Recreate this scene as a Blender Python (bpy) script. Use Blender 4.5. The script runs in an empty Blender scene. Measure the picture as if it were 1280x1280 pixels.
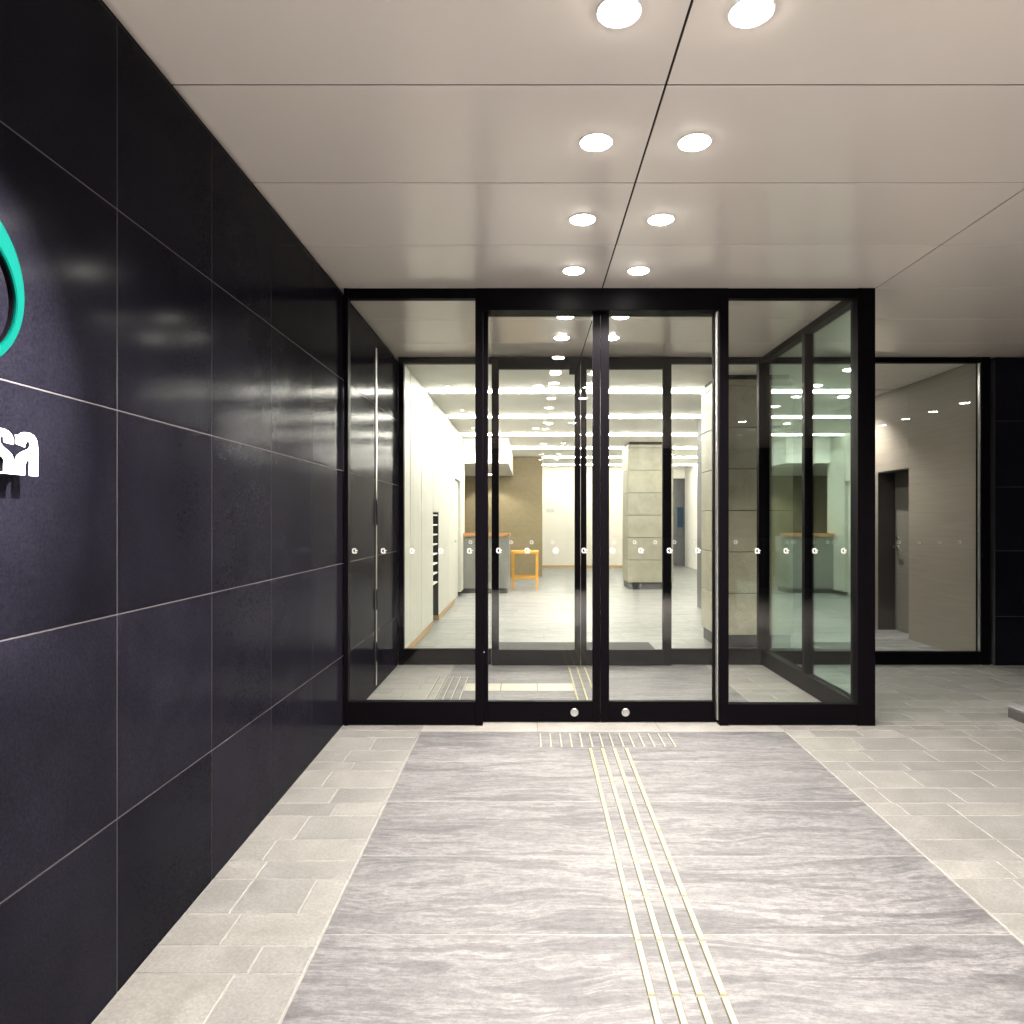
import bpy, bmesh, math, random
from mathutils import Vector, Matrix
R = math.radians
rng = random.Random(7)
sc = bpy.context.scene
COL = sc.collection
F = 862.0; CX = 662.0; CY = 651.0; EYE = 1.313
YD = 4.42; YB = 6.28; CEIL = 2.806; XW = -1.2
def PX(x, Y): return (x - CX) * Y / F
def PZ(y, Y): return EYE + (CY - y) * Y / F
def fz(y): return 0.0 if y >= YD else -(YD - y) * 0.0244

# ------------------------------------------------------------------ materials
class NT:
    def __init__(s, name):
        s.m = bpy.data.materials.new(name); s.m.use_nodes = True
        s.t = s.m.node_tree; s.t.nodes.clear()
        s.out = s.n('ShaderNodeOutputMaterial')
    def n(s, typ, **kw):
        nd = s.t.nodes.new(typ)
        for k, v in kw.items(): setattr(nd, k, v)
        return nd
    def l(s, a, b): s.t.links.new(a, b)
    def val(s, sock, v): sock.default_value = v
    def pbsdf(s, col=(.5,.5,.5), rough=.5, metal=0., spec=.5, coat=0., coat_rough=.1):
        p = s.n('ShaderNodeBsdfPrincipled')
        p.inputs['Base Color'].default_value = (*col, 1)
        p.inputs['Roughness'].default_value = rough
        p.inputs['Metallic'].default_value = metal
        p.inputs['Specular IOR Level'].default_value = spec
        p.inputs['Coat Weight'].default_value = coat
        p.inputs['Coat Roughness'].default_value = coat_rough
        s.l(p.outputs[0], s.out.inputs[0]); return p
    def coords(s, scale=(1,1,1), rot=(0,0,0), rnd=False):
        tc = s.n('ShaderNodeTexCoord')
        mp = s.n('ShaderNodeMapping')
        mp.inputs['Scale'].default_value = scale; mp.inputs['Rotation'].default_value = rot
        if rnd:
            at = s.n('ShaderNodeAttribute', attribute_name='rnd')
            ad = s.n('ShaderNodeVectorMath', operation='MULTIPLY_ADD')
            s.l(at.outputs['Color'], ad.inputs[0]); ad.inputs[1].default_value = (17, 13, 9)
            s.l(tc.outputs['Object'], ad.inputs[2]); s.l(ad.outputs[0], mp.inputs[0])
        else: s.l(tc.outputs['Object'], mp.inputs[0])
        return mp.outputs[0]
    def noise(s, vec, scale, detail=4, rough=.55, dist=0.):
        n = s.n('ShaderNodeTexNoise')
        n.inputs['Scale'].default_value = scale; n.inputs['Detail'].default_value = detail
        n.inputs['Roughness'].default_value = rough; n.inputs['Distortion'].default_value = dist
        s.l(vec, n.inputs['Vector']); return n.outputs['Fac']
    def ramp(s, fac, stops):
        r = s.n('ShaderNodeValToRGB'); e = r.color_ramp.elements
        while len(e) < len(stops): e.new(.5)
        for el, (p, c) in zip(e, stops): el.position = p; el.color = (*c, 1)
        s.l(fac, r.inputs[0]); return r.outputs[0]
    def mix(s, a, b, f, mode='MIX'):
        m = s.n('ShaderNodeMix', data_type='RGBA', blend_type=mode)
        for sock, v in ((m.inputs[6], a), (m.inputs[7], b)):
            if isinstance(v, tuple): sock.default_value = (*v, 1)
            else: s.l(v, sock)
        if isinstance(f, (int, float)): m.inputs[0].default_value = f
        else: s.l(f, m.inputs[0])
        return m.outputs[2]
    def bump(s, h, p, strength=.2, dist=.01):
        b = s.n('ShaderNodeBump'); b.inputs['Strength'].default_value = strength
        b.inputs['Distance'].default_value = dist
        s.l(h, b.inputs['Height']); s.l(b.outputs[0], p.inputs['Normal'])
    def rough_map(s, fac, lo, hi, p):
        r = s.n('ShaderNodeMapRange'); r.inputs[3].default_value = lo; r.inputs[4].default_value = hi
        s.l(fac, r.inputs[0]); s.l(r.outputs[0], p.inputs['Roughness'])

def plain(name, col, rough=.5, metal=0., spec=.5, var=.12, scale=6., bump=0., coat=0.):
    t = NT(name); p = t.pbsdf(col, rough, metal, spec, coat)
    v = t.coords(); n = t.noise(v, scale, 5)
    a = tuple(c * (1 - var) for c in col); b = tuple(min(1, c * (1 + var)) for c in col)
    t.l(t.ramp(n, [(.3, a), (.7, b)]), p.inputs['Base Color'])
    if var > .05: t.rough_map(n, max(0, rough * .85), rough * 1.15, p)
    if bump: t.bump(t.noise(v, scale * 25, 3), p, bump, .002)
    return t.m

def emit(name, col, s):
    t = NT(name); e = t.n('ShaderNodeEmission'); e.inputs[0].default_value = (*col, 1); e.inputs[1].default_value = s
    t.l(e.outputs[0], t.out.inputs[0]); return t.m

def rndcol(t):
    at = t.n('ShaderNodeAttribute', attribute_name='rnd')
    sp = t.n('ShaderNodeSeparateColor'); t.l(at.outputs['Color'], sp.inputs[0]); return sp.outputs[0]

def mat_black_tile():
    """honed black stone: dark diffuse body under a weak polish that shows at glancing angles"""
    t = NT('black_stone_tile')
    v = t.coords(rnd=True)
    n1 = t.noise(v, 3., 6, .6); n2 = t.noise(v, 130., 4, .75); n3 = t.noise(t.coords((1, 1, .25), rnd=True), 2.2, 6, .7, .8)
    c = t.ramp(n1, [(.25, (.0052,.0049,.0076)), (.75, (.0104,.0099,.0148))])
    c = t.mix(c, t.ramp(n2, [(.35, (.5,.5,.5)), (.75, (1.5,1.5,1.5))]), .8, 'MULTIPLY')
    c = t.mix(c, t.ramp(n3, [(.62, (1,1,1)), (.78, (1.5,1.48,1.45))]), .7, 'MULTIPLY')
    c = t.mix(c, t.ramp(rndcol(t), [(0, (.72,.72,.74)), (1, (1.28,1.26,1.28))]), .9, 'MULTIPLY')
    df = t.n('ShaderNodeBsdfDiffuse'); t.l(c, df.inputs[0])
    gl = t.n('ShaderNodeBsdfGlossy'); gl.inputs['Color'].default_value = (1,1,1,1)
    r = t.n('ShaderNodeMapRange'); r.inputs[3].default_value = .11; r.inputs[4].default_value = .19; t.l(n3, r.inputs[0]); t.l(r.outputs[0], gl.inputs['Roughness'])
    g = t.n('ShaderNodeNewGeometry'); d = t.n('ShaderNodeVectorMath', operation='DOT_PRODUCT')
    t.l(g.outputs['Incoming'], d.inputs[0]); t.l(g.outputs['Normal'], d.inputs[1])
    a = t.n('ShaderNodeMath', operation='ABSOLUTE'); t.l(d.outputs['Value'], a.inputs[0])
    s_ = t.n('ShaderNodeMath', operation='SUBTRACT', use_clamp=True); s_.inputs[0].default_value = 1; t.l(a.outputs[0], s_.inputs[1])
    pw = t.n('ShaderNodeMath', operation='POWER'); t.l(s_.outputs[0], pw.inputs[0]); pw.inputs[1].default_value = 5
    ma = t.n('ShaderNodeMath', operation='MULTIPLY_ADD'); t.l(pw.outputs[0], ma.inputs[0]); ma.inputs[1].default_value = .18; ma.inputs[2].default_value = .002
    b = t.n('ShaderNodeBump'); b.inputs['Strength'].default_value = .015; b.inputs['Distance'].default_value = .001
    t.l(n2, b.inputs['Height']); t.l(b.outputs[0], gl.inputs['Normal']); t.l(b.outputs[0], df.inputs['Normal'])
    mx = t.n('ShaderNodeMixShader'); t.l(ma.outputs[0], mx.inputs[0]); t.l(df.outputs[0], mx.inputs[1]); t.l(gl.outputs[0], mx.inputs[2])
    t.l(mx.outputs[0], t.out.inputs[0]); return t.m

def mat_slab(name, dark, mid, light, rot=13, scale=1.0, rough=(.5,.68)):
    t = NT(name); p = t.pbsdf((.3,.3,.3), .4, 0, .5)
    # warp field so that the veins wander
    vw = t.coords((.9, 1.6, 1), rnd=True)
    wn = t.n('ShaderNodeTexNoise'); wn.inputs['Scale'].default_value = 1.6; wn.inputs['Detail'].default_value = 3; t.l(vw, wn.inputs['Vector'])
    def warped(sc_, rt, amt):
        v = t.coords((1, 1, 1), rnd=True)
        ad = t.n('ShaderNodeVectorMath', operation='MULTIPLY_ADD'); t.l(wn.outputs['Color'], ad.inputs[0]); ad.inputs[1].default_value = (amt,)*3; t.l(v, ad.inputs[2])
        mp = t.n('ShaderNodeMapping'); mp.inputs['Scale'].default_value = sc_; mp.inputs['Rotation'].default_value = (0, 0, R(rt)); t.l(ad.outputs[0], mp.inputs[0])
        return mp.outputs[0]
    n1 = t.noise(warped((1.3*scale, 6.5*scale, 1), rot, .24), 1.0, 9, .66, .6)
    n2 = t.noise(warped((4*scale, 24*scale, 1), rot*1.5, .09), 1.0, 9, .74, .5)
    n4 = t.noise(warped((1.6*scale, 13*scale, 1), rot*.6, .2), 1.0, 10, .7, .3)
    vf = t.coords((.55, 1, 1), rnd=True); n3 = t.noise(vf, 48, 9, .9)
    c = t.ramp(n1, [(.32, dark), (.5, mid), (.70, light)])
    c2 = t.ramp(n2, [(.32, (.80,.80,.81)), (.5, (1,1,1)), (.70, (1.15,1.145,1.14))])
    c = t.mix(c, c2, .8, 'MULTIPLY')
    # thin pale veins and thin dark seams
    c = t.mix(c, t.ramp(n4, [(.44, (1,1,1)), (.50, (1.5,1.49,1.47)), (.53, (1,1,1)), (.61, (.62,.61,.62)), (.66, (1,1,1))]), .85, 'MULTIPLY')
    c = t.mix(c, t.ramp(n3, [(.36, (.50,.50,.50)), (.64, (1.38,1.38,1.38))]), .9, 'MULTIPLY')
    c = t.mix(c, t.ramp(rndcol(t), [(0, (.95,.95,.95)), (1, (1.05,1.05,1.05))]), .9, 'MULTIPLY')
    t.l(c, p.inputs['Base Color']); t.rough_map(n2, rough[0], rough[1], p)
    m = t.n('ShaderNodeMath', operation='ADD'); t.l(n2, m.inputs[0]); t.l(n3, m.inputs[1])
    t.bump(m.outputs[0], p, .22, .006)
    return t.m

def mat_paver(name, lo, hi):
    t = NT(name); p = t.pbsdf((.3,.3,.3), .5)
    v = t.coords(rnd=True)
    n1 = t.noise(v, 5, 6, .6, .4); n2 = t.noise(v, 90, 5, .7)
    c = t.ramp(n1, [(.3, lo), (.7, hi)])
    c = t.mix(c, t.ramp(n2, [(.35, (.72,.72,.72)), (.65, (1.2,1.2,1.2))]), .7, 'MULTIPLY')
    c = t.mix(c, t.ramp(rndcol(t), [(0, (.89,.89,.90)), (1, (1.09,1.085,1.07))]), 1., 'MULTIPLY')
    t.l(c, p.inputs['Base Color']); t.rough_map(n1, .38, .6, p)
    m = t.n('ShaderNodeMath', operation='ADD'); t.l(n2, m.inputs[0]); t.l(n1, m.inputs[1])
    t.bump(m.outputs[0], p, .25, .006)
    return t.m

def mat_glass(name, tint=(.962,.968,.952), f0=.026, refl=(1,1,1)):
    t = NT(name)
    g = t.n('ShaderNodeNewGeometry'); d = t.n('ShaderNodeVectorMath', operation='DOT_PRODUCT')
    t.l(g.outputs['Incoming'], d.inputs[0]); t.l(g.outputs['Normal'], d.inputs[1])
    a = t.n('ShaderNodeMath', operation='ABSOLUTE'); t.l(d.outputs['Value'], a.inputs[0])
    s = t.n('ShaderNodeMath', operation='SUBTRACT', use_clamp=True); s.inputs[0].default_value = 1; t.l(a.outputs[0], s.inputs[1])
    pw = t.n('ShaderNodeMath', operation='POWER'); t.l(s.outputs[0], pw.inputs[0]); pw.inputs[1].default_value = 5
    ma = t.n('ShaderNodeMath', operation='MULTIPLY_ADD'); t.l(pw.outputs[0], ma.inputs[0])
    ma.inputs[1].default_value = 1 - f0; ma.inputs[2].default_value = f0
    tr = t.n('ShaderNodeBsdfTransparent'); tr.inputs[0].default_value = (*tint, 1)
    gl = t.n('ShaderNodeBsdfGlossy'); gl.inputs['Roughness'].default_value = 0.0; gl.inputs['Color'].default_value = (*refl,1)
    mx = t.n('ShaderNodeMixShader'); t.l(ma.outputs[0], mx.inputs[0]); t.l(tr.outputs[0], mx.inputs[1]); t.l(gl.outputs[0], mx.inputs[2])
    t.l(mx.outputs[0], t.out.inputs[0]); return t.m

def mat_textured_wall(name, lo, hi, sx=(2,2,40), rough=.6):
    t = NT(name); p = t.pbsdf(lo, rough)
    v = t.coords(sx); n = t.noise(v, 1.5, 7, .65, .3)
    t.l(t.ramp(n, [(.3, lo), (.7, hi)]), p.inputs['Base Color']); t.bump(n, p, .2, .004); return t.m

def mat_wood(name, lo, hi):
    t = NT(name); p = t.pbsdf(lo, .4)
    v = t.coords((3, 30, 30)); n = t.noise(v, 1.2, 6, .6, 1.)
    t.l(t.ramp(n, [(.3, lo), (.7, hi)]), p.inputs['Base Color']); return t.m

def mat_ceiling():
    t = NT('painted_aluminium'); p = t.pbsdf((.7,.62,.55), .2, .08, .5)
    v = t.coords(rnd=True); n = t.noise(v, 1.2, 4); n2 = t.noise(v, 60, 3)
    c = t.ramp(n, [(.3, (.90,.83,.775)), (.7, (.92,.85,.795))])
    c = t.mix(c, t.ramp(rndcol(t), [(0, (.95,.95,.95)), (1, (1.03,1.03,1.03))]), 1., 'MULTIPLY')
    t.l(c, p.inputs['Base Color'])
    return t.m

M = dict(
    tile=mat_black_tile(), grout_dark=plain('dark_grout', (.042,.038,.041), .8),
    slab=mat_slab('streaked_slab', (.074,.0715,.0755), (.096,.0930,.0970), (.126,.1225,.126)),
    lobby=mat_slab('lobby_stone', (.135,.142,.142), (.175,.183,.183), (.23,.237,.233), 3, .8, (.3,.48)),
    paver=mat_paver('beige_paver', (.142,.138,.130), (.197,.192,.183)),
    border=mat_paver('pale_border_stone', (.21,.20,.187), (.28,.27,.25)),
    grout=plain('pale_grout', (.178,.173,.164), .8, var=.2, scale=30, bump=.2),
    ceiling=mat_ceiling(), gap=plain('shadow_gap', (.02,.018,.017), .7, spec=.1),
    black=plain('black_aluminium', (.0028,.0022,.0032), .42, .0, .03, var=.0, scale=3),
    steel=plain('brushed_steel', (.62,.62,.60), .3, 1., var=.08, scale=40),
    glass=mat_glass('clear_glass'), green_glass=mat_glass('greenish_glass', (.86,.945,.92), .2, (.82,1.,.94)),
    green=plain('teal_enamel', (.0,.037,.0285), .42, 0, .04, var=.03, coat=.0),
    white=plain('white_paint', (.82,.81,.78), .5, var=.03), letter=plain('white_letter', (.88,.87,.87), .4, var=.02),
    backplaster=plain('cream_plaster', (.62,.59,.53), .7, var=.03, scale=2), plaster=plain('white_plaster', (.90,.885,.83), .7, var=.04, scale=3),
    panelwhite=plain('white_wall_panel', (.62,.615,.56), .45, var=.04, scale=2),
    brown=mat_textured_wall('olive_brown_wall', (.27,.22,.13), (.33,.27,.165), (6,6,12)),
    beige=mat_textured_wall('grey_beige_wall', (.25,.224,.19), (.30,.272,.232), (.5,.9,26)),
    darkwall=mat_textured_wall('dark_grey_wall', (.10,.10,.11), (.15,.15,.16), (8,8,1.5)),
    column=mat_paver('column_stone', (.33,.315,.25), (.42,.405,.325)),
    counter=plain('grey_counter', (.21,.21,.195), .5, var=.06), toe=plain('dark_toe_kick', (.03,.03,.035), .5),
    wood=mat_wood('brown_wood', (.33,.15,.06), (.47,.24,.10)), orange=mat_wood('orange_wood', (.56,.27,.04), (.72,.38,.07)),
    skirt=plain('wood_skirting', (.42,.28,.14), .5), mat=plain('dark_mat', (.022,.022,.026), .85, var=.25, scale=90, bump=.4),
    cream=plain('cream_tactile', (.27,.245,.14), .45, var=.08, scale=25), pale=plain('pale_tactile', (.27,.262,.215), .45, var=.06, scale=25),
    bar_edge_shade=plain('bar_edge_shade', (.10,.09,.06), .6), decal=plain('white_decal', (.62,.62,.60), .5, var=.02), blue=plain('blue_sign', (.008,.04,.085), .4),
    greysign=plain('grey_sign', (.45,.45,.42), .5), door=mat_textured_wall('grey_door', (.15,.145,.125), (.19,.18,.155)),
    darkjamb=plain('dark_jamb', (.045,.04,.042), .5), shelf=plain('dark_niche', (.02,.02,.02), .6),
    block=plain('dark_granite', (.05,.045,.045), .6, var=.3, scale=60, bump=.3), blocktop=plain('granite_top', (.20,.19,.2), .6, var=.2, scale=60),
    asphalt=plain('asphalt', (.05,.05,.052), .85, var=.25, scale=40, bump=.5),
    lamp_dim=emit('deep_lamp_glow', (1., .95, .87), 5.), lamp=emit('lamp_glow', (1., .95, .87), 60.), slot=emit('slot_glow', (1., .965, .89), 52.),
    reveal=plain('slot_reveal', (.8,.79,.74), .6, var=.02),
)

# ------------------------------------------------------------------ mesh helpers
class MB:
    def __init__(s): s.bm = bmesh.new(); s.lay = s.bm.loops.layers.color.new('rnd')
    def _rnd(s, faces, r=None):
        r = rng.random() if r is None else r; q = rng.random()
        for f in faces:
            for lp in f.loops: lp[s.lay] = (r, q, rng.random() * 0 + q, 1)
    def box(s, x0, x1, y0, y1, z0, z1, bevel=0., seg=1, r=None):
        nv = [s.bm.verts.new(c) for c in ((x0,y0,z0),(x1,y0,z0),(x1,y1,z0),(x0,y1,z0),(x0,y0,z1),(x1,y0,z1),(x1,y1,z1),(x0,y1,z1))]
        fs = [s.bm.faces.new([nv[i] for i in q]) for q in ((3,2,1,0),(4,5,6,7),(0,1,5,4),(1,2,6,5),(2,3,7,6),(3,0,4,7))]
        if bevel:
            es = list({e for f in fs for e in f.edges})
            res = bmesh.ops.bevel(s.bm, geom=es, offset=bevel, segments=seg, profile=.5, affect='EDGES')
            fs = list({f for v in res['verts'] for f in v.link_faces} | {f for f in fs if f.is_valid})
        s._rnd(fs, r); return s
    def quad(s, pts, r=None):
        f = s.bm.faces.new([s.bm.verts.new(p) for p in pts]); s._rnd([f], r); return s
    def prism(s, pts, axis, a, b, r=None):
        """polygon pts in the two other axes, extruded from a to b along axis"""
        def P(u, v, w):
            return {'x': (w, u, v), 'y': (u, w, v), 'z': (u, v, w)}[axis]
        A = [s.bm.verts.new(P(u, v, a)) for u, v in pts]; B = [s.bm.verts.new(P(u, v, b)) for u, v in pts]
        n = len(pts); fs = [s.bm.faces.new(A), s.bm.faces.new(B[::-1])]
        for i in range(n):
            j = (i + 1) % n; fs.append(s.bm.faces.new((A[j], A[i], B[i], B[j])))
        s._rnd(fs, r); return s
    def lathe(s, prof, c, axis='z', n=32, closed=False):
        """prof = (radius, along) pairs"""
        rings = []
        for rr, h in prof:
            ring = []
            for k in range(n):
                a = 2 * math.pi * k / n; u, v = rr * math.cos(a), rr * math.sin(a)
                p = {'z': (c[0]+u, c[1]+v, c[2]+h), 'y': (c[0]+u, c[1]+h, c[2]+v), 'x': (c[0]+h, c[1]+u, c[2]+v)}[axis]
                ring.append(s.bm.verts.new(p))
            rings.append(ring)
        fs = []
        seq = list(zip(rings, rings[1:])) + ([(rings[-1], rings[0])] if closed else [])
        for A, B in seq:
            for k in range(n):
                j = (k + 1) % n; fs.append(s.bm.faces.new((A[k], A[j], B[j], B[k])))
        if not closed:
            fs.append(s.bm.faces.new(rings[0][::-1])); fs.append(s.bm.faces.new(rings[-1]))
        s._rnd(fs); return s
    def build(s, name, mat, parent=None, smooth=False, org=None):
        bmesh.ops.recalc_face_normals(s.bm, faces=s.bm.faces[:])
        if parent is not None: org = Vector(parent['_o'])
        elif org is None:
            xs = [v.co for v in s.bm.verts]
            mn = Vector(min(c[i] for c in xs) for i in range(3)); mx = Vector(max(c[i] for c in xs) for i in range(3))
            org = Vector(((mn.x+mx.x)/2, (mn.y+mx.y)/2, mn.z))
        else: org = Vector(org)
        for v in s.bm.verts: v.co -= org
        me = bpy.data.meshes.new(name); s.bm.to_mesh(me); s.bm.free()
        me.materials.append(mat)
        if smooth:
            for p in me.polygons: p.use_smooth = True
        o = bpy.data.objects.new(name, me); COL.objects.link(o)
        if parent is not None: o.parent = parent
        else: o.location = org
        o['_o'] = tuple(org)
        return o

def tag(o, label, cat, group=None):
    o['label'] = label; o['category'] = cat
    if group: o['group'] = group
    return o
def struct(o): o['kind'] = 'structure'; return o
def thing(name, loc, label, cat, group=None):
    o = bpy.data.objects.new(name, None); o.empty_display_size = .1; COL.objects.link(o); o.location = loc; o['_o'] = tuple(loc)
    return tag(o, label, cat, group)
def box(name, mat, b, parent=None, bevel=.002, **k): return MB().box(*b, bevel=bevel, **k).build(name, M[mat], parent)
def copy_tree(o, parent=None):
    c = o.copy(); COL.objects.link(c); c.parent = parent
    for ch in list(o.children): copy_tree(ch, c)
    return c

# ------------------------------------------------------------------ ground, path, pavement, lobby floor
b = MB()
b.quad([(-40,-60,-.40),(60,-60,-.40),(60,-7.5,-.40),(-40,-7.5,-.40)])
struct(b.build('road', M['asphalt']))
b = MB()
zt = -.0016
ys = [-7.5, YD, 22.]
for y0, y1 in zip(ys, ys[1:]):
    b.quad([(-14,y0,fz(y0)+zt),(40,y0,fz(y0)+zt),(40,y1,fz(y1)+zt),(-14,y1,fz(y1)+zt)])
b.quad([(-14,-7.5,-.40),(40,-7.5,-.40),(40,-7.5,fz(-7.5)+zt),(-14,-7.5,fz(-7.5)+zt)])
struct(b.build('ground', M['grout'], org=(0,0,0)))

def paver(b, x0, x1, y0, y1, g=.003):
    x0 += g; x1 -= g; y0 += g; y1 -= g; h = .003; e = .003
    r = rng.random()
    P = lambda x, y, z: (x, y, fz(y) + z)
    o = [(x0,y0),(x1,y0),(x1,y1),(x0,y1)]; i = [(x0+e,y0+e),(x1-e,y0+e),(x1-e,y1-e),(x0+e,y1-e)]
    vo = [b.bm.verts.new(P(*p, -.002)) for p in o]; vi = [b.bm.verts.new(P(*p, 0)) for p in i]
    fs = [b.bm.faces.new(vi)] + [b.bm.faces.new((vo[k], vo[(k+1)%4], vi[(k+1)%4], vi[k])) for k in range(4)]
    b._rnd(fs, r)

rows = [2.086]
seq = [.132, .174, .222]
k = 0
while rows[-1] < YB: rows.append(rows[-1] + seq[k % 3]); k += 1
k = 0
while rows[0] > -4.5: rows.insert(0, rows[0] - seq[(2 - k) % 3]); k += 1
XL, XR = -.683, 1.595
b = MB()
for y0, y1 in zip(rows, rows[1:]):
    if y0 < YD < y1: cuts = [(y0, YD), (YD, y1)] if y1 - YD > .03 else [(y0, YD)]
    else: cuts = [(y0, y1)]
    for c0, c1 in cuts:
        for xa, xb in ((XW, XL), (XR, 9.0)):
            x = xa
            first = rng.uniform(.1, .4)
            while x < xb - .01:
                w = first if x == xa else rng.choice((.24, .30, .36, .42))
                x2 = min(x + w, xb)
                if xb - x2 < .09: x2 = xb
                paver(b, x, x2, c0, c1); x = x2
struct(b.build('pavement', M['paver'], org=(0,0,0)))
b = MB()
yj = [4.31 - .508 * k for k in range(0, 17)]
for y1, y0 in zip(yj, yj[1:]): paver(b, XL+.001, XR-.001, y0, y1, .0022)
yv = [YD + .09, 4.93, 5.44, 5.95, YB]
for y0, y1 in zip(yv, yv[1:]): paver(b, XL+.001, XR-.001, y0, y1, .0022)
struct(b.build('path', M['slab'], org=(0,0,0)))
b = MB()
xx = [XL, .05, .82, XR]
for x0, x1 in zip(xx, xx[1:]): paver(b, x0, x1, 4.31, YD + .09, .002)
struct(b.build('threshold', M['border'], org=(0,0,0)))
b = MB()
y = YB
while y < 21.5:
    x = -4.2 - rng.uniform(0, .9)
    while x < 6.5:
        paver(b, x, x + .9, y, y + .45, .0015); x += .9
    y += .45
struct(b.build('floor', M['lobby'], org=(0,0,0)))

# ------------------------------------------------------------------ black tiled walls
def tiled(name, label, face, u0, u1, us, zs, normal, depth=.2):
    """tiles on a wall; normal '+x' (u=y) or '-y' (u=x)"""
    root = thing(name, (face, (u0+u1)/2, 0) if normal == '+x' else ((u0+u1)/2, face, 0), label, 'wall')
    bt = MB(); g = .0020
    for ua, ub in zip(us, us[1:]):
        for za, zb in zip(zs, zs[1:]):
            if normal == '+x': bt.box(face-.02, face, ua+g, ub-g, za+g, zb-g, bevel=.0012)
            else: bt.box(ua+g, ub-g, face, face+.02, za+g, zb-g, bevel=.0012)
    bt.build('stone_tiles', M['tile'], root)
    if normal == '+x': box('grout_backing', 'grout_dark', (face-depth, face-.0014, u0, u1, zs[0], zs[-1]), root, bevel=0)
    else: box('grout_backing', 'grout_dark', (u0, u1, face+.0014, face+depth, zs[0], zs[-1]), root, bevel=0)
    return root
zs = [-.3, .445, 1.04, 1.635, 2.22, CEIL-.042]
us = [2.008 + .5985*k for k in range(-9, 5)] + [5.36]
lw = tiled('tiled_wall', 'long black stone tiled wall along the left, carrying the teal ring and white letters', XW, us[0], YB, us + [5.40, 5.68, YB], zs, '+x')
box('shadow_gap', 'gap', (XW-.2, XW-.03, us[0], YB, CEIL-.042, CEIL+.1), lw, bevel=0)
us2 = [4.225, 4.82] + [4.82 + .6*k for k in range(1, 9)]
zs2 = [-.1, .445, 1.04, 1.62, 2.22, CEIL-.01]
tiled('tiled_wall', 'black tiled wall facing the street to the right of the far window', YB-.02, us2[0], us2[-1], us2, zs2, '-y', .3)

# steel strip with latches in the vestibule wall
t = thing('steel_jamb', (XW+.006, 5.38, 0), 'bright steel strip with black latches on the dark wall inside the vestibule', 'jamb')
box('strip', 'steel', (XW+.001, XW+.007, 5.365, 5.395, .03, 2.66), t, .001)
for z0, h in ((1.28, .2), (.62, .16), (.22, .15)):
    box('latch', 'black', (XW+.007, XW+.016, 5.362, 5.38, z0, z0+h), t, .002)

# ------------------------------------------------------------------ canopy ceiling
cx = [XW-.03, .467, 2.227, 3.987, 5.747, 7.5, 9.2]
cy = [YD - .685*k for k in range(14, -1, -1)] + [YD+.685, YD+1.37, YB+.02]
t = thing('canopy_ceiling', (0, 1, CEIL), 'beige metal panel ceiling with thin dark joints over the entrance', 'ceiling')
b = MB()
for xa, xb in zip(cx, cx[1:]):
    for ya, yb in zip(cy, cy[1:]):
        b.box(xa+.004, xb-.004, ya+.005, yb-.005, CEIL, CEIL+.02, bevel=.001)
b.build('metal_panels', M['ceiling'], t)
box('joint_backing', 'gap', (XW-.2, 9.4, cy[0]-.2, YB, CEIL+.004, CEIL+.3), t, bevel=0)
# building mass above the canopy edge
bb = MB().box(XW-.3, 9.6, cy[0]-.35, cy[0]-.2, CEIL-.1, CEIL+.8, bevel=.01).build('fascia', M['black'])
tag(bb, 'dark metal fascia along the street edge of the canopy', 'fascia')

# ------------------------------------------------------------------ lamps
def spot(parent, loc, power, size=136, blend=.3, col=(1,.93,.85), aim=None, rad=.045):
    L = bpy.data.lights.new('bulb', 'SPOT'); L.energy = power; L.spot_size = R(size); L.spot_blend = blend
    L.color = col; L.shadow_soft_size = rad
    o = bpy.data.objects.new('bulb', L); COL.objects.link(o)
    o.parent = parent; o.location = Vector(loc) - Vector(parent['_o'])
    if aim is not None:
        o.rotation_euler = (Vector(aim) - Vector(loc)).to_track_quat('-Z', 'Y').to_euler()
    return o
def downlight(x, y, label, power, group, r=.06, z=CEIL, lens='lamp', **kw):
    t = thing('downlight', (x, y, z), label, 'downlight', group)
    MB().lathe([(r, 0), (r+.008, -.0015), (r+.008, -.004), (r+.005, -.005), (r, -.004)], (x,y,z), n=40, closed=True).build('trim', M['white'], t, smooth=True)
    MB().lathe([(r-.001, -.001), (r-.003, -.005), (r*.8, -.010), (r*.45, -.0135), (.001, -.0145)], (x,y,z), n=40).build('lens', M[lens], t, smooth=True)
    if power: spot(t, (x, y, z-.022), power, **kw)
    return t
rowname = ['cut by the top edge of the picture', 'second row from the top', 'third row from the top', 'row nearest the glass doors']
P1 = 105
for k in (-9, -7, -5, -2, -1, 0, 1, 2, 3):
    y = 2.02 + .697*k
    for sx, side in ((.262, 'left'), (.65, 'right')):
        if k >= 0: lab = 'glowing round downlight %s of the ceiling joint, %s' % (side, rowname[k])
        else: lab = 'unseen glowing round downlight %s of the ceiling joint, over the approach before the doors' % side
        downlight(sx, y, lab, P1 if k > -3 else 1900, 'canopy downlights in pairs', size=136 if k > -3 else 92)  # powerful pairs behind the camera are added to bounce light onto the ceiling
for k in range(4):
    downlight(5.5, 1.86 + .68*k, 'downlight in the single row at the right end of the canopy, mirrored in the window', 22, 'canopy downlights on the right')
for k in (-4, -2, 0, 1):
    downlight(3.2, -.07 + .697*k, 'added downlight in the row over the right-hand paving, out of view beside the approach', 45 if k > -1 else 800, 'added canopy downlights over the right-hand paving', size=136 if k > -1 else 92)  # row added out of view so the lit paving brightens the ceiling
for k, y in enumerate((5.03, 5.62)):
    for sx, side in ((.262, 'left'), (.665, 'right')):
        downlight(sx, y, 'downlight inside the vestibule, %s of the joint, %s the front doors' % (side, ('close to', 'farther from')[k]), 58, 'vestibule downlights')
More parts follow.
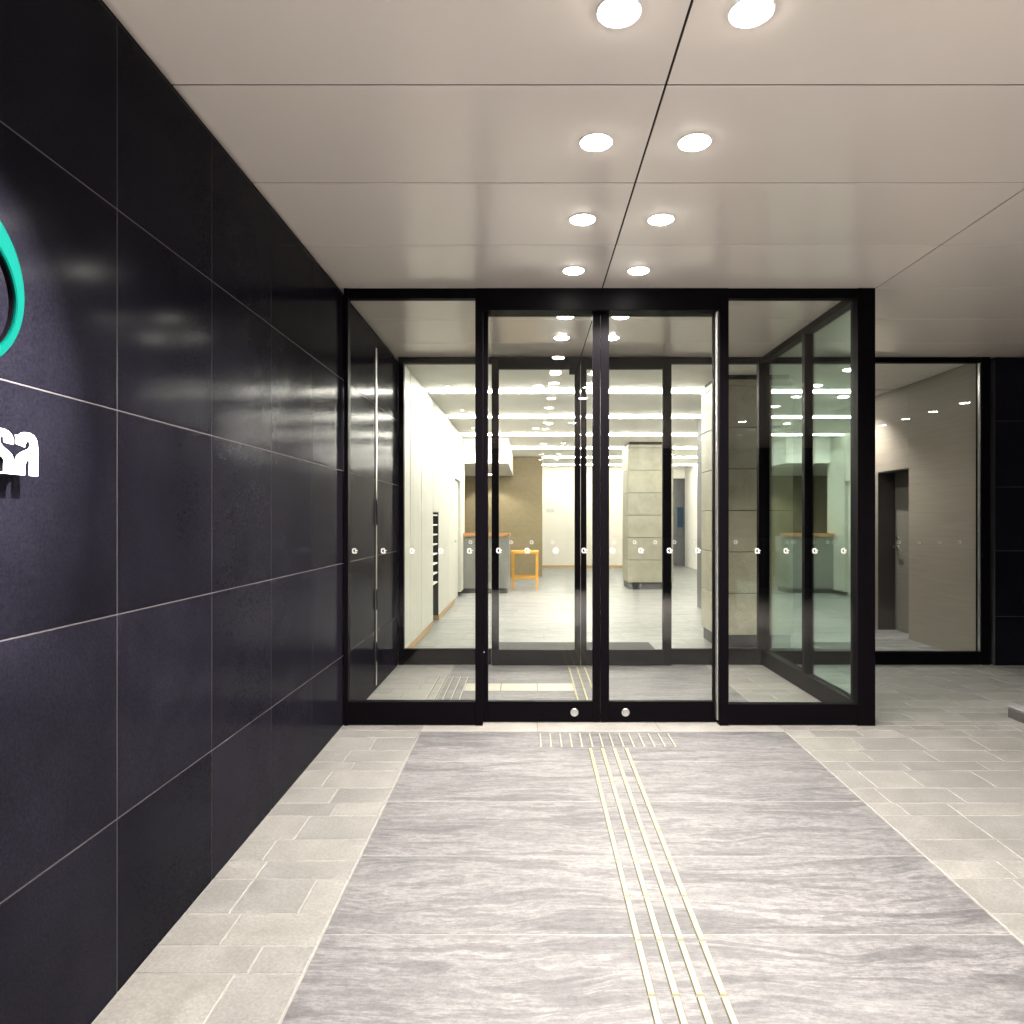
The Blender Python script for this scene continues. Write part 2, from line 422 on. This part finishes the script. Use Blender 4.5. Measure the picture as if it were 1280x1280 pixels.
t = downlight(.1, 1.4, 'ceiling spotlight aimed at the teal ring sign on the black wall', 0, 'canopy spotlight')
del t['group']
spot(t, (.1, 1.4, CEIL-.022), 1300, 34, .9, (1,.95,.93), (-1.2, 1.38, 1.62), .015)

# ------------------------------------------------------------------ wall sign
def ring_mesh(X0, X1):
    b = MB(); N = 96
    oc, orr = (1.360, 1.812), .190; ic, ir = (1.392, 1.7915), .135
    loops = []
    for prof in ((0, X0), (0, X1-.003), (.08, X1), (.92, X1), (1, X1-.003), (1, X0)):
        f, X = prof; ring = []
        for k in range(N):
            a = 2*math.pi*k/N
            o = Vector((oc[0]+orr*math.cos(a), oc[1]+orr*math.sin(a))); i = Vector((ic[0]+ir*math.cos(a), ic[1]+ir*math.sin(a)))
            p = o.lerp(i, f); ring.append(b.bm.verts.new((X, p.x, p.y)))
        loops.append(ring)
    for A, B in zip(loops, loops[1:] + loops[:1]):
        for k in range(N):
            j = (k+1) % N; b.bm.faces.new((A[k], A[j], B[j], B[k]))
    return b
t = thing('ring_sign', (XW+.05, 1.364, 1.62), 'glossy teal ring emblem standing off the black tiled wall', 'sign')
ring_mesh(XW+.058, XW+.066).build('ring_face', M['green'], t)
ring_mesh(XW+.046, XW+.058).build('ring_return', M['black'], t)
for a in (60, 180, 300):
    y, z = 1.374 + .163*math.cos(R(a)), 1.803 + .163*math.sin(R(a))
    MB().lathe([(.006, 0), (.006, .047)], (XW, y, z), 'x', 12).build('standoff_pin', M['steel'], t)
A_ = [(1,0),(1,.68),(.975,.80),(.91,.90),(.80,.965),(.65,1.0),(.42,1.0),(.26,.965),(.15,.91),(.02,.905),(.05,.84),(.06,.70),(.43,.655),(.45,.735),(.53,.80),(.62,.79),(.665,.71),(.62,.635),(.48,.585),(.30,.53),(.14,.46),(.05,.36),(.03,.24),(.03,0),(.42,0),(.42,.18),(.45,.28),(.52,.345),(.66,.40),(.635,.32),(.625,.18),(.625,0)]
S_ = [(.99,0),(.99,.22),(.97,.34),(.90,.44),(.78,.51),(.62,.575),(.52,.635),(.45,.70),(.455,.79),(.53,.83),(.60,.80),(.62,.695),(.97,.675),(.97,.78),(.91,.88),(.80,.955),(.64,.995),(.40,1.0),(.22,.96),(.09,.87),(.03,.74),(.05,.62),(.13,.53),(.28,.46),(.46,.40),(.57,.345),(.63,.28),(.61,.2),(.60,.03),(.41,.03),(.41,.27),(.03,.27),(.03,0)]
t = thing('lettering', (XW+.05, 1.53, 1.417), 'white cut-out letters s and a mounted below the teal ring on the black wall', 'lettering')
for ltr, pts, y0, w in (('s', S_, 1.463, .079), ('a', A_, 1.543, .0725)):
    MB().prism([(y0 + u*w, 1.417 + v*.098) for u, v in pts], 'x', XW+.046, XW+.0485).build('letter', M['letter'], t)

# ------------------------------------------------------------------ glazing
def emblem_mesh(c, axis, s=.0175, th=.0012):
    """open ring with a small arrow-head: the safety mark on the panes"""
    b = MB(); N = 20
    def P(u, v, w): return (c[0]+u, c[1]-w, c[2]+v) if axis == 'y' else (c[0]-w, c[1]+u, c[2]+v)
    lo, hi = [], []
    a0, a1 = R(62), R(325)
    pts = [(math.cos(a0+(a1-a0)*k/N), math.sin(a0+(a1-a0)*k/N)) for k in range(N+1)]
    ou = [(max(-.95, min(.95, p[0]*1.1))*s, max(-.95, min(.95, p[1]*1.1))*s) for p in pts]; inn = [(p[0]*.62*s, p[1]*.62*s) for p in pts]
    for polyset in ([ou[k], ou[k+1], inn[k+1], inn[k]] for k in range(N)):
        A = [b.bm.verts.new(P(u, v, 0)) for u, v in polyset]; B = [b.bm.verts.new(P(u, v, th)) for u, v in polyset]
        b.bm.faces.new(B); b.bm.faces.new(A[::-1])
        for i in range(4): b.bm.faces.new((A[i], A[(i+1)%4], B[(i+1)%4], B[i]))
    tri = [(.12*s, -.42*s), (1.25*s, .12*s), (.12*s, .62*s)]
    A = [b.bm.verts.new(P(u, v, 0)) for u, v in tri]; B = [b.bm.verts.new(P(u, v, th)) for u, v in tri]
    b.bm.faces.new(B); b.bm.faces.new(A[::-1])
    for i in range(3): b.bm.faces.new((A[i], A[(i+1)%3], B[(i+1)%3], B[i]))
    return b
ZE = 1.119
def pane(parent, x0, x1, yc, z0, z1, embs=(), mat='glass'):
    p = box('glass_pane', mat, (x0, x1, yc-.005, yc+.005, z0, z1), parent, bevel=0)
    for ex in embs: emblem_mesh((ex, yc-.0055, ZE), 'y').build('emblem', M['decal'], p)
    return p
fx = lambda x: PX(x, YD)
fzz = lambda y: PZ(y, YD)
y0, y1 = YD, YD+.06
zb = fzz(877.6); ztop = fzz(372.5); zh = fzz(387.5)
E0 = [fx(442 + 36.2*k) for k in range(18)]
t = thing('entrance_screen', (fx(760), YD, 0), 'black framed front glass screen with fixed side panes either side of the sliding doors', 'glass screen')
box('post', 'black', (fx(429.5), fx(435), y0, y1, 0, CEIL-.001), t)
box('post', 'black', (fx(1072), fx(1094), y0-.003, y0+.1, 0, CEIL-.001), t)
box('top_rail', 'black', (fx(435), fx(594), y0+.003, y1, ztop, CEIL-.001), t)
box('top_rail', 'black', (fx(911), fx(1072), y0+.003, y1, ztop, CEIL-.001), t)
box('door_header', 'black', (fx(594), fx(911), y0-.001, YD+.15, zh, CEIL-.001), t)
box('jamb', 'black', (fx(594), fx(603.5), y0-.001, y1+.004, 0, zh), t)
box('jamb', 'black', (fx(899.5), fx(911), y0-.001, y1+.004, 0, zh), t)
box('jamb_strip', 'steel', (fx(897), fx(899), y0+.02, y1+.004, .03, zh-.002), t, .001)
box('bottom_rail', 'black', (fx(435), fx(594), y0+.003, y1, .004, zb), t)
box('bottom_rail', 'black', (fx(911), fx(1072), y0+.003, y1, .004, zb-.015), t)
pane(t, fx(435), fx(594), YD+.035, zb, ztop, [e for e in E0 if fx(437) < e < fx(590)])
pane(t, fx(911), fx(1072), YD+.035, zb-.015, ztop, [e for e in E0 if fx(913) < e < fx(1060)])
def sliding_door(label, xa, xb, st0, st1, lockx, Y, zlow, zhigh, zt0, zt1, embs, lock=True):
    t = thing('sliding_door', ((xa+xb)/2, Y, 0), label, 'sliding door', 'sliding glass doors')
    box('stile', 'black', (xa, xa+st0, Y, Y+.045, .006, zt1), t)
    box('stile', 'black', (xb-st1, xb, Y, Y+.045, .006, zt1), t)
    box('bottom_rail', 'black', (xa+st0, xb-st1, Y+.002, Y+.043, .006, zlow), t)
    box('top_rail', 'black', (xa+st0, xb-st1, Y+.002, Y+.043, zhigh, zt1), t)
    pane(t, xa+st0, xb-st1, Y+.022, zlow, zhigh, embs)
    if lock:
        MB().lathe([(.026, .002), (.026, -.002), (.023, -.004), (.010, -.004), (.009, -.002), (0.001, -.002)], (lockx, Y, PZ(890.5, Y)), 'y', 32).build('lock', M['steel'], t)
        MB().lathe([(.003, .0), (.003, -.012)], (xa+st0*.5 if lockx > (xa+xb)/2 else xb-st1*.5, Y, .46), 'y', 12).build('stud', M['white'], t)
    return t
YS = 4.485; sx = lambda x: PX(x, YS)
ES = [PX(442 + 36.2*k, YD) for k in range(18)]
sliding_door('left leaf of the front sliding glass doors, black framed with a steel lock disc', sx(600.5), sx(750.2), sx(610)-sx(600.5), sx(750.2)-sx(741), sx(718), YS, PZ(877, YS), PZ(388, YS), 0, PZ(383, YS), [e for e in ES if sx(608) < e < sx(742)])
sliding_door('right leaf of the front sliding glass doors, black framed with a steel lock disc', sx(751.0), sx(898), sx(761.5)-sx(751), sx(898)-sx(892), sx(782), YS, PZ(877, YS), PZ(388, YS), 0, PZ(383, YS), [e for e in ES if sx(762) < e < sx(890)])

# back screen and inner doors
bx = lambda x: PX(x, YB); bz = lambda y: PZ(y, YB)
EB = [bx(588 + 25.6*k) for k in range(26)]
inner = t = thing('inner_screen', (bx(725), YB, 0), 'black framed inner glass screen at the back of the vestibule', 'glass screen')
Z0, Z1 = bz(811.5), bz(454)
y0, y1 = YB, YB+.06
box('post', 'black', (bx(498), bx(504.5), y0, y1, 0, CEIL-.002), t)
box('post', 'black', (bx(948.5), bx(962), y0-.002, y1, 0, CEIL-.002), t)
box('top_rail', 'black', (bx(504.5), bx(948.5), y0+.002, y1, Z1, CEIL-.002), t)
box('bottom_rail', 'black', (bx(504.5), bx(614), y0+.002, y1, .003, Z0), t)
box('bottom_rail', 'black', (bx(838), bx(948.5), y0+.002, y1, .003, Z0), t)
pane(t, bx(504.5), bx(614), YB+.03, Z0, Z1, [e for e in EB if bx(506) < e < bx(610)])
pane(t, bx(838), bx(948.5), YB+.03, Z0, Z1, [e for e in EB if bx(841) < e < bx(946)])
YI = YB-.05; ix = lambda x: PX(x, YI)
sw = ix(624)-ix(615)
sliding_door('left leaf of the inner sliding doors, seen through the front doors', ix(614.5), ix(725.6), sw, ix(725.6)-ix(718.5), 0, YI, PZ(812.5, YI), PZ(461, YI), 0, PZ(446.5, YI), [e for e in EB if ix(627) < e < ix(716)], lock=False)
sliding_door('right leaf of the inner sliding doors, seen through the front doors', ix(726.2), ix(839.5), ix(733.2)-ix(726.2), ix(839.5)-ix(828.7), 0, YI, PZ(812.5, YI), PZ(461, YI), 0, PZ(446.5, YI), [e for e in EB if ix(735) < e < ix(827)], lock=False)

box('door_sensor', 'black', (bx(711), bx(721), YB-.09, YB-.051, bz(470), bz(459)), inner, .003)
# right-hand vestibule side screen
t = thing('side_screen', (2.15, 5.35, 0), 'glass side screen of the vestibule running back from the right corner post', 'glass screen')
xa, xb = 2.112, 2.19; ya, yb = YD+.1, YB-.002
box('top_rail', 'black', (xa, xb, ya, yb, CEIL-.055, CEIL-.002), t)
box('bottom_rail', 'black', (xa, xb, ya, yb, .003, .135), t)
box('mullion', 'black', (xa+.002, xb-.002, 5.30, 5.355, .135, CEIL-.055), t)
for p0, p1 in ((ya, 5.30), (5.355, yb)):
    p = box('glass_pane', 'green_glass', (2.146, 2.156, p0, p1, .135, CEIL-.055), t, bevel=0)

# far right window
t = thing('window', ((bx(962)+bx(1235))/2, YB, 0), 'wide black framed window to the right of the vestibule looking into the beige room', 'window')
box('post', 'black', (bx(1227.5), bx(1238), y0, y1+.03, 0, CEIL-.002), t)
box('top_rail', 'black', (bx(962), bx(1227.5), y0+.002, y1, bz(453), CEIL-.002), t)
box('bottom_rail', 'black', (bx(962), bx(1227.5), y0+.002, y1, .003, bz(815)), t)
box('edge_strip', 'steel', (bx(1226), bx(1227.4), y0+.015, y0+.045, bz(815), bz(453)), t, .0005)
pane(t, bx(962), bx(1226), YB+.03, bz(815), bz(453), [e for e in EB if bx(1100) < e < bx(1224)] + [bx(985), bx(1036)])

# ------------------------------------------------------------------ tactile bars
def bar_mesh(x, y0, y1, w, h=.006):
    b = MB(); e = .004
    def P(u, v, z): return (u, v, fz(v) + z)
    o = [(x-w/2,y0),(x+w/2,y0),(x+w/2,y1),(x-w/2,y1)]; i = [(x-w/2+e,y0+e),(x+w/2-e,y0+e),(x+w/2-e,y1-e),(x-w/2+e,y1-e)]
    vo = [b.bm.verts.new(P(*p, -.001)) for p in o]; vi = [b.bm.verts.new(P(*p, h)) for p in i]
    b.bm.faces.new(vi)
    for k in range(4): b.bm.faces.new((vo[k], vo[(k+1)%4], vi[(k+1)%4], vi[k])).material_index = k % 2
    return b
def bar(b, mat, label, group):
    o = b.build('tactile_bar', M[mat]); o.data.materials.append(M['bar_edge_shade']); return tag(o, label, 'tactile bar', group)  # long sides of each bar coloured dark for the shadow along its edges
GX = [.352, .422, .491, .560]
k = 0; y = 4.0
while y > 1.0:
    for gx in GX:
        bar(bar_mesh(gx, y-.248, y, .025), 'cream', 'cream yellow raised guidance bar on the streaked path leading to the doors', 'guidance bars on the path')
    y -= .252
for k in range(14):
    bar(bar_mesh(.066+.0605*k, 4.03, 4.26, .016), 'pale', 'pale raised bar in the row across the path just before the doors', 'warning bars before the doors')
y = 4.66
while y < 6.1:
    for gx in GX:
        bar(bar_mesh(gx, y, y+.245, .021), 'cream', 'cream raised guidance bar on the vestibule floor between the two pairs of doors', 'guidance bars in the vestibule')
    y += .252
for k in range(5):
    bar(bar_mesh(-.762+.062*k, 5.06, 5.80, .016), 'pale', 'long pale raised bar in the set of five on the left of the vestibule floor', 'long bars on the left of the vestibule')
for k in range(3):
    tag(MB().box(-.51+.287*k, -.51+.287*k+.28, 5.32, 5.55, -.001, .004, bevel=.0015).build('tactile_tile', M['pale']), 'pale flat tile on the vestibule floor, %s of the row of three leading left' % ('leftmost', 'middle one', 'rightmost')[k], 'tactile tile', 'pale tiles in the vestibule')

# ------------------------------------------------------------------ stone block at the right edge
z = fz(4.3)
t = thing('stone_block', (3.6, 4.5, z), 'low dark granite block on the paving at the right edge', 'block')
MB().box(3.2, 3.9, 4.45, 4.62, -.02, .066, bevel=.006).build('base', M['block'], t)
MB().box(3.206, 3.894, 4.456, 4.614, .066, .078, bevel=.003).build('top', M['blocktop'], t)

# ------------------------------------------------------------------ lobby shell
YE = 19.3
lc = CEIL + .02
slots = [8.0, 9.95, 12.0, 14.2, 16.3, 18.45]
SW = .08
t = thing('lobby_ceiling', (0, 12, lc), 'white lobby ceiling crossed by recessed light slots', 'ceiling')
b = MB()
edges = [YB+.065] + [v for s_ in slots for v in (s_-SW, s_+SW)] + [21.6]
for ya, yb in zip(edges[::2], edges[1::2]): b.box(-4.2, 6.6, ya, yb, lc, lc+.15, bevel=.003)
b.build('plaster_panels', M['plaster'], t)
box('upper_slab', 'reveal', (-4.2, 6.6, YB+.065, 21.6, lc+.17, lc+.3), t, bevel=0)
nth = ['nearest the inner doors', 'second from the inner doors', 'third from the inner doors', 'fourth from the inner doors', 'fifth from the inner doors', 'farthest from the inner doors']
for k, s_ in enumerate(slots):
    x1 = 2.55 if s_ < 10.6 else 4.6
    tt = thing('light_slot', (1, s_, lc), 'linear ceiling light slot across the lobby, %s' % nth[k], 'light', 'lobby light slots')
    box('tube', 'slot', (XW+.05 if s_ < 12.6 else -3.5, x1, s_-.03, s_+.03, lc-.026, lc-.006), tt, bevel=0)
    box('backing', 'reveal', (-4.2, 6.6, s_-SW+.001, s_+SW-.001, lc+.13, lc+.16), tt, bevel=0)

# left white panelled wall with mailbox niche
t = thing('panelled_wall', (XW, 9.4, 0), 'bright white panelled lobby wall on the left with a mailbox niche', 'wall')
b = MB()
def Yat(px, X=XW): return X * F / (px - CX)
joints = [YB+.07, Yat(513), Yat(527), Yat(541.5)]
for ya, yb in zip(joints, joints[1:]): b.box(XW-.1, XW, ya+.012, yb-.012, .07, lc-.01, bevel=.004)
nz0, nz1 = .06, PZ(640, Yat(545))
ya, yb = Yat(541.5), Yat(548.5)
b.box(XW-.1, XW, ya+.004, yb-.004, nz1, lc-.01, bevel=.003)
for ya2, yb2 in ((Yat(548.5), Yat(560)), (Yat(560), Yat(569)), (Yat(576), 12.75)): b.box(XW-.1, XW, ya2+.012, yb2-.012, .07, lc-.01, bevel=.003)
b.box(XW-.1, XW, Yat(569)+.004, Yat(576)-.004, 2.0, lc-.01, bevel=.003)
b.build('white_panels', M['panelwhite'], t)
box('backing', 'plaster', (XW-.45, XW-.3, YB+.07, 12.7, 0, lc), t, bevel=0)
box('skirting', 'skirt', (XW-.1, XW+.004, YB+.07, ya, .0, .066), t, .002)
box('skirting', 'skirt', (XW-.1, XW+.004, yb, Yat(569), .0, .066), t, .002)
box('end_return', 'plaster', (XW-2.4, XW-.1, 12.68, 12.75, 0, lc), t, bevel=0)
t = thing('mailbox_rack', (XW-.1, (ya+yb)/2, 0), 'tall dark mailbox rack set in a niche of the white panelled wall', 'mailboxes')
box('back_board', 'shelf', (XW-.3, XW-.12, ya+.005, yb-.005, .002, nz1-.004), t)
box('side_board', 'shelf', (XW-.12, XW-.004, yb-.03, yb-.013, .068, nz1-.004), t)
nsh = 8
for k in range(nsh):
    zz = .5 + k*(nz1-.55)/(nsh-1)
    box('shelf', 'white', (XW-.12, XW-.012, ya+.016, yb-.034, zz, zz+.018), t, .002)
t = thing('service_door', (XW-.06, (Yat(569)+Yat(576))/2, 0), 'pale flush door at the far end of the white panelled wall', 'door')
box('leaf', 'panelwhite', (XW-.09, XW-.05, Yat(569)+.008, Yat(576)-.008, .005, 1.992), t)
MB().lathe([(.012, 0), (.012, .03), (.02, .035), (.02, .05)], (XW-.05, Yat(570.2), .98), 'x', 16).build('handle', M['steel'], t)

# bulkhead, brown wall, counter, table
bk = MB().box(-3.6, -.385, 12.6, 16.15, 2.366, lc-.002, bevel=.004).build('bulkhead', M['white']); tag(bk, 'white lowered bulkhead hanging over the reception counter', 'bulkhead')
bw = MB().box(-4.2, .30, 16.2, 16.4, 0, lc-.002, bevel=.004).build('brown_wall', M['brown']); tag(bw, 'olive brown wall behind the reception counter', 'wall')
t = thing('reception_counter', (-.9, 12.7, 0), 'grey reception counter with a brown wood top', 'counter')
def rounded(x0, x1, y0, y1, r, n=8):
    pts = [(x0, y0)]
    for k in range(n+1):
        a = -math.pi/2 + (math.pi/2)*k/n; pts.append((x1-r+r*math.cos(a), y0+r+r*math.sin(a)))
    return pts + [(x1, y1), (x0, y1)]
MB().prism(rounded(-2.4, -.37, 12.47, 13.1, .12), 'z', .09, 1.03).build('body', M['counter'], t)
MB().prism(rounded(-2.4, -.40, 12.50, 13.05, .12), 'z', .0, .09).build('toe_kick', M['toe'], t)
MB().prism(rounded(-2.42, -.35, 12.44, 12.80, .12), 'z', 1.03, 1.085).build('counter_top', M['wood'], t)
t = thing('side_table', (-.1, 13.4, 0), 'orange wooden side table with a low stretcher, right of the counter', 'table')
tx0, tx1, ty0, ty1 = -.355, .175, 13.15, 13.6
MB().box(tx0, tx1, ty0, ty1, .68, .735, bevel=.006).build('table_top', M['orange'], t)
for lx in (tx0+.01, tx1-.06):
    for ly in (ty0+.01, ty1-.06): MB().box(lx, lx+.05, ly, ly+.05, 0, .68, bevel=.004).build('leg', M['orange'], t)
for ly in (ty0+.02, ty1-.05): MB().box(tx0+.06, tx1-.06, ly, ly+.03, .20, .25, bevel=.003).build('stretcher', M['orange'], t)
# columns
def column(label, x0, x1, y0, y1, r):
    t = thing('stone_column', ((x0+x1)/2, (y0+y1)/2, 0), label, 'column', 'stone columns')
    b = MB(); z = .13; k = 0
    while z < lc-.06:
        z2 = min(z+.43, lc-.05); b.box(x0, x1, y0, y1, z+.003, z2-.003, bevel=r, seg=3); z = z2
    b.build('stone_blocks', M['column'], t)
    box('core', 'gap', (x0+.03, x1-.03, y0+.03, y1-.03, .13, lc), t, bevel=0)
    box('toe_kick', 'toe', (x0+.02, x1-.02, y0+.02, y1-.02, 0, .13), t, bevel=0)
    return t
column('beige stone column in the middle of the lobby, seen through the right door leaf', 1.885, 2.75, 13.2, 14.0, .008)
column('wide stone column just behind the inner screen, right of the inner doors', 1.93, 2.72, 7.12, 7.75, .006)
# back wall, dark wall, sign
bw = MB().box(-.2, 3.6, YE, YE+.2, .0, lc-.002, bevel=.004); o = bw.build('back_wall', M['backplaster']); tag(o, 'bright white back wall of the lobby', 'wall')
o = MB().box(-.2, 3.6, YE-.015, YE-.001, 0, .07, bevel=.002).build('skirting', M['skirt']); tag(o, 'thin wooden skirting along the foot of the white back wall', 'skirting')
o = MB().box(PX(683,YE), PX(693,YE), YE-.012, YE-.001, PZ(640.5,YE), PZ(635.5,YE), bevel=.002).build('notice', M['greysign']); tag(o, 'small grey notice on the white back wall', 'notice')
o = MB().box(3.6, 6.6, 20.2, 20.4, 0, 2.55, bevel=.004).build('dark_wall', M['darkwall']); tag(o, 'dark grey corridor wall far behind the stone columns', 'wall')
o = MB().box(PX(847,20.15), PX(854,20.15), 20.15, 20.19, PZ(659,20.15), PZ(634,20.15), bevel=.004).build('blue_sign', M['blue']); tag(o, 'narrow dark blue sign on the far corridor wall', 'sign')
o = MB().box(3.6, 6.6, 20.0, 20.4, 2.55, lc-.002, bevel=.004).build('lintel', M['plaster']); tag(o, 'white lintel above the dark corridor wall', 'lintel')
# enclosing walls not directly seen
o = MB().box(4.5, 4.7, 10.5, 20.0, 0, lc-.002, bevel=.004).build('lobby_wall', M['plaster']); tag(o, 'white right-hand lobby wall leading to the dark corridor', 'wall')
o = MB().box(-4.2, -4.0, 12.75, 16.2, 0, lc-.002, bevel=.004).build('office_wall', M['plaster']); tag(o, 'plain wall at the left end of the reception area', 'wall')
# mat
t_ = MB().box(-.33, 1.28, 6.5, 7.42, -.001, .008, bevel=.003).build('door_mat', M['mat']); tag(t_, 'dark rectangular door mat just inside the inner doors', 'mat')

# ------------------------------------------------------------------ right room
t = thing('partition_wall', (2.62, 9.1, 0), 'dark partition wall between the lobby and the beige room', 'wall')
box('long_side', 'darkwall', (2.55, 2.7, 7.76, 10.5, 0, lc-.003), t, .003)
box('end_side', 'darkwall', (2.7, 4.7, 10.35, 10.5, 0, lc-.003), t, .003)
RX = 4.205
t = thing('beige_wall', (RX, 8, 0), 'grey beige textured wall behind the right window with a door recess', 'wall')
ny0, ny1, nz = 7.65, 8.33, 1.9
box('wall_surface', 'beige', (RX, RX+.28, YB+.1, ny0, 0, lc-.003), t, .002)
box('wall_surface', 'beige', (RX, RX+.28, ny0, ny1, nz, lc-.003), t, 0)
box('wall_surface', 'beige', (RX, RX+.28, ny1, 10.35, 0, lc-.003), t, .002)
box('far_jamb', 'darkjamb', (RX+.002, RX+.2, ny1-.012, ny1-.001, 0, nz-.003), t, .001)
box('head', 'darkjamb', (RX+.002, RX+.2, ny0+.001, ny1-.013, nz-.014, nz-.003), t, .001)
t = thing('room_door', (RX+.2, 7.95, 0), 'grey door with a steel handle in the beige wall recess', 'door')
box('leaf', 'door', (RX+.2, RX+.24, ny0+.003, ny1-.015, .004, nz-.016), t, .002)
h = MB(); hy = 8.25
h.lathe([(.024, 0), (.024, -.008)], (RX+.2, hy, 1.0), 'x', 20); h.box(RX+.14, RX+.155, hy-.11, hy+.01, .99, 1.01, bevel=.004); h.box(RX+.14, RX+.193, hy-.01, hy+.01, .991, 1.009, bevel=.002)
h.build('handle', M['steel'], t)
MB().lathe([(.022, 0), (.022, -.012)], (RX+.2, hy, 1.10), 'x', 20).build('keyhole', M['steel'], t)
downlight(3.82, 8.4, 'ceiling downlight washing the beige wall beside the door recess', 130, 'beige room downlights', z=lc, size=120, blend=.8)
for ly in (6.9, 7.7): downlight(3.2, ly, 'ceiling downlight of the beige room between the window and the door recess', 32, 'beige room downlights', z=lc, size=120, blend=.8)
downlight(.31, 10.7, 'small lobby downlight between the second and third light slots', 60, None, z=lc, r=.045)
for ly, lab in ((7.75, 'wall washing downlight close to the white panelled wall, nearer the inner doors'), (9.4, 'wall washing downlight close to the white panelled wall, next to the mailbox niche'), (11.2, 'wall washing downlight close to the white panelled wall, next to its far door')):
    downlight(XW+.28, ly, lab, 18, 'lobby wall washers', z=lc, r=.022, lens='lamp_dim', size=110, blend=1.)
downlight(-.86, 12.22, 'downlight washing the white bulkhead over the reception counter', 120, None, z=lc, r=.022, lens='lamp_dim', size=120)
downlight(-.9, 15.6, 'downlight under the bulkhead lighting the brown wall', 50, None, z=2.366, r=.05, size=130)

# ------------------------------------------------------------------ clean helper props, camera, world
for o in bpy.data.objects:
    if '_o' in o.keys(): del o['_o']
    if o.get('group') is None and 'group' in o.keys(): del o['group']
cam = bpy.data.cameras.new('camera'); co = bpy.data.objects.new('camera', cam); COL.objects.link(co)
co.location = (0, 0, EYE); co.rotation_euler = (R(90), 0, 0)
cam.sensor_width = 36; cam.lens = 36 * F / 1280
cam.shift_x = -(CX - 640) / 1280; cam.shift_y = (CY - 640) / 1280
cam.clip_start = .05; cam.clip_end = 400
sc.camera = co
w = bpy.data.worlds.new('World'); sc.world = w; w.use_nodes = True
nt = w.node_tree; bg = nt.nodes['Background']
sky = nt.nodes.new('ShaderNodeTexSky'); sky.sky_type = 'NISHITA'; sky.sun_disc = False
sky.sun_elevation = R(-3); sky.sun_rotation = R(0)
nt.links.new(sky.outputs[0], bg.inputs[0]); bg.inputs[1].default_value = .10
sc.view_settings.view_transform = 'Standard'; sc.view_settings.look = 'None'
sc.view_settings.exposure = 0.92; sc.view_settings.gamma = 1
c = sc.cycles
c.max_bounces = 12; c.diffuse_bounces = 5; c.glossy_bounces = 5; c.transparent_max_bounces = 24; c.transmission_bounces = 8
c.sample_clamp_indirect = 6; c.use_denoising = True
c.caustics_reflective = False; c.caustics_refractive = False
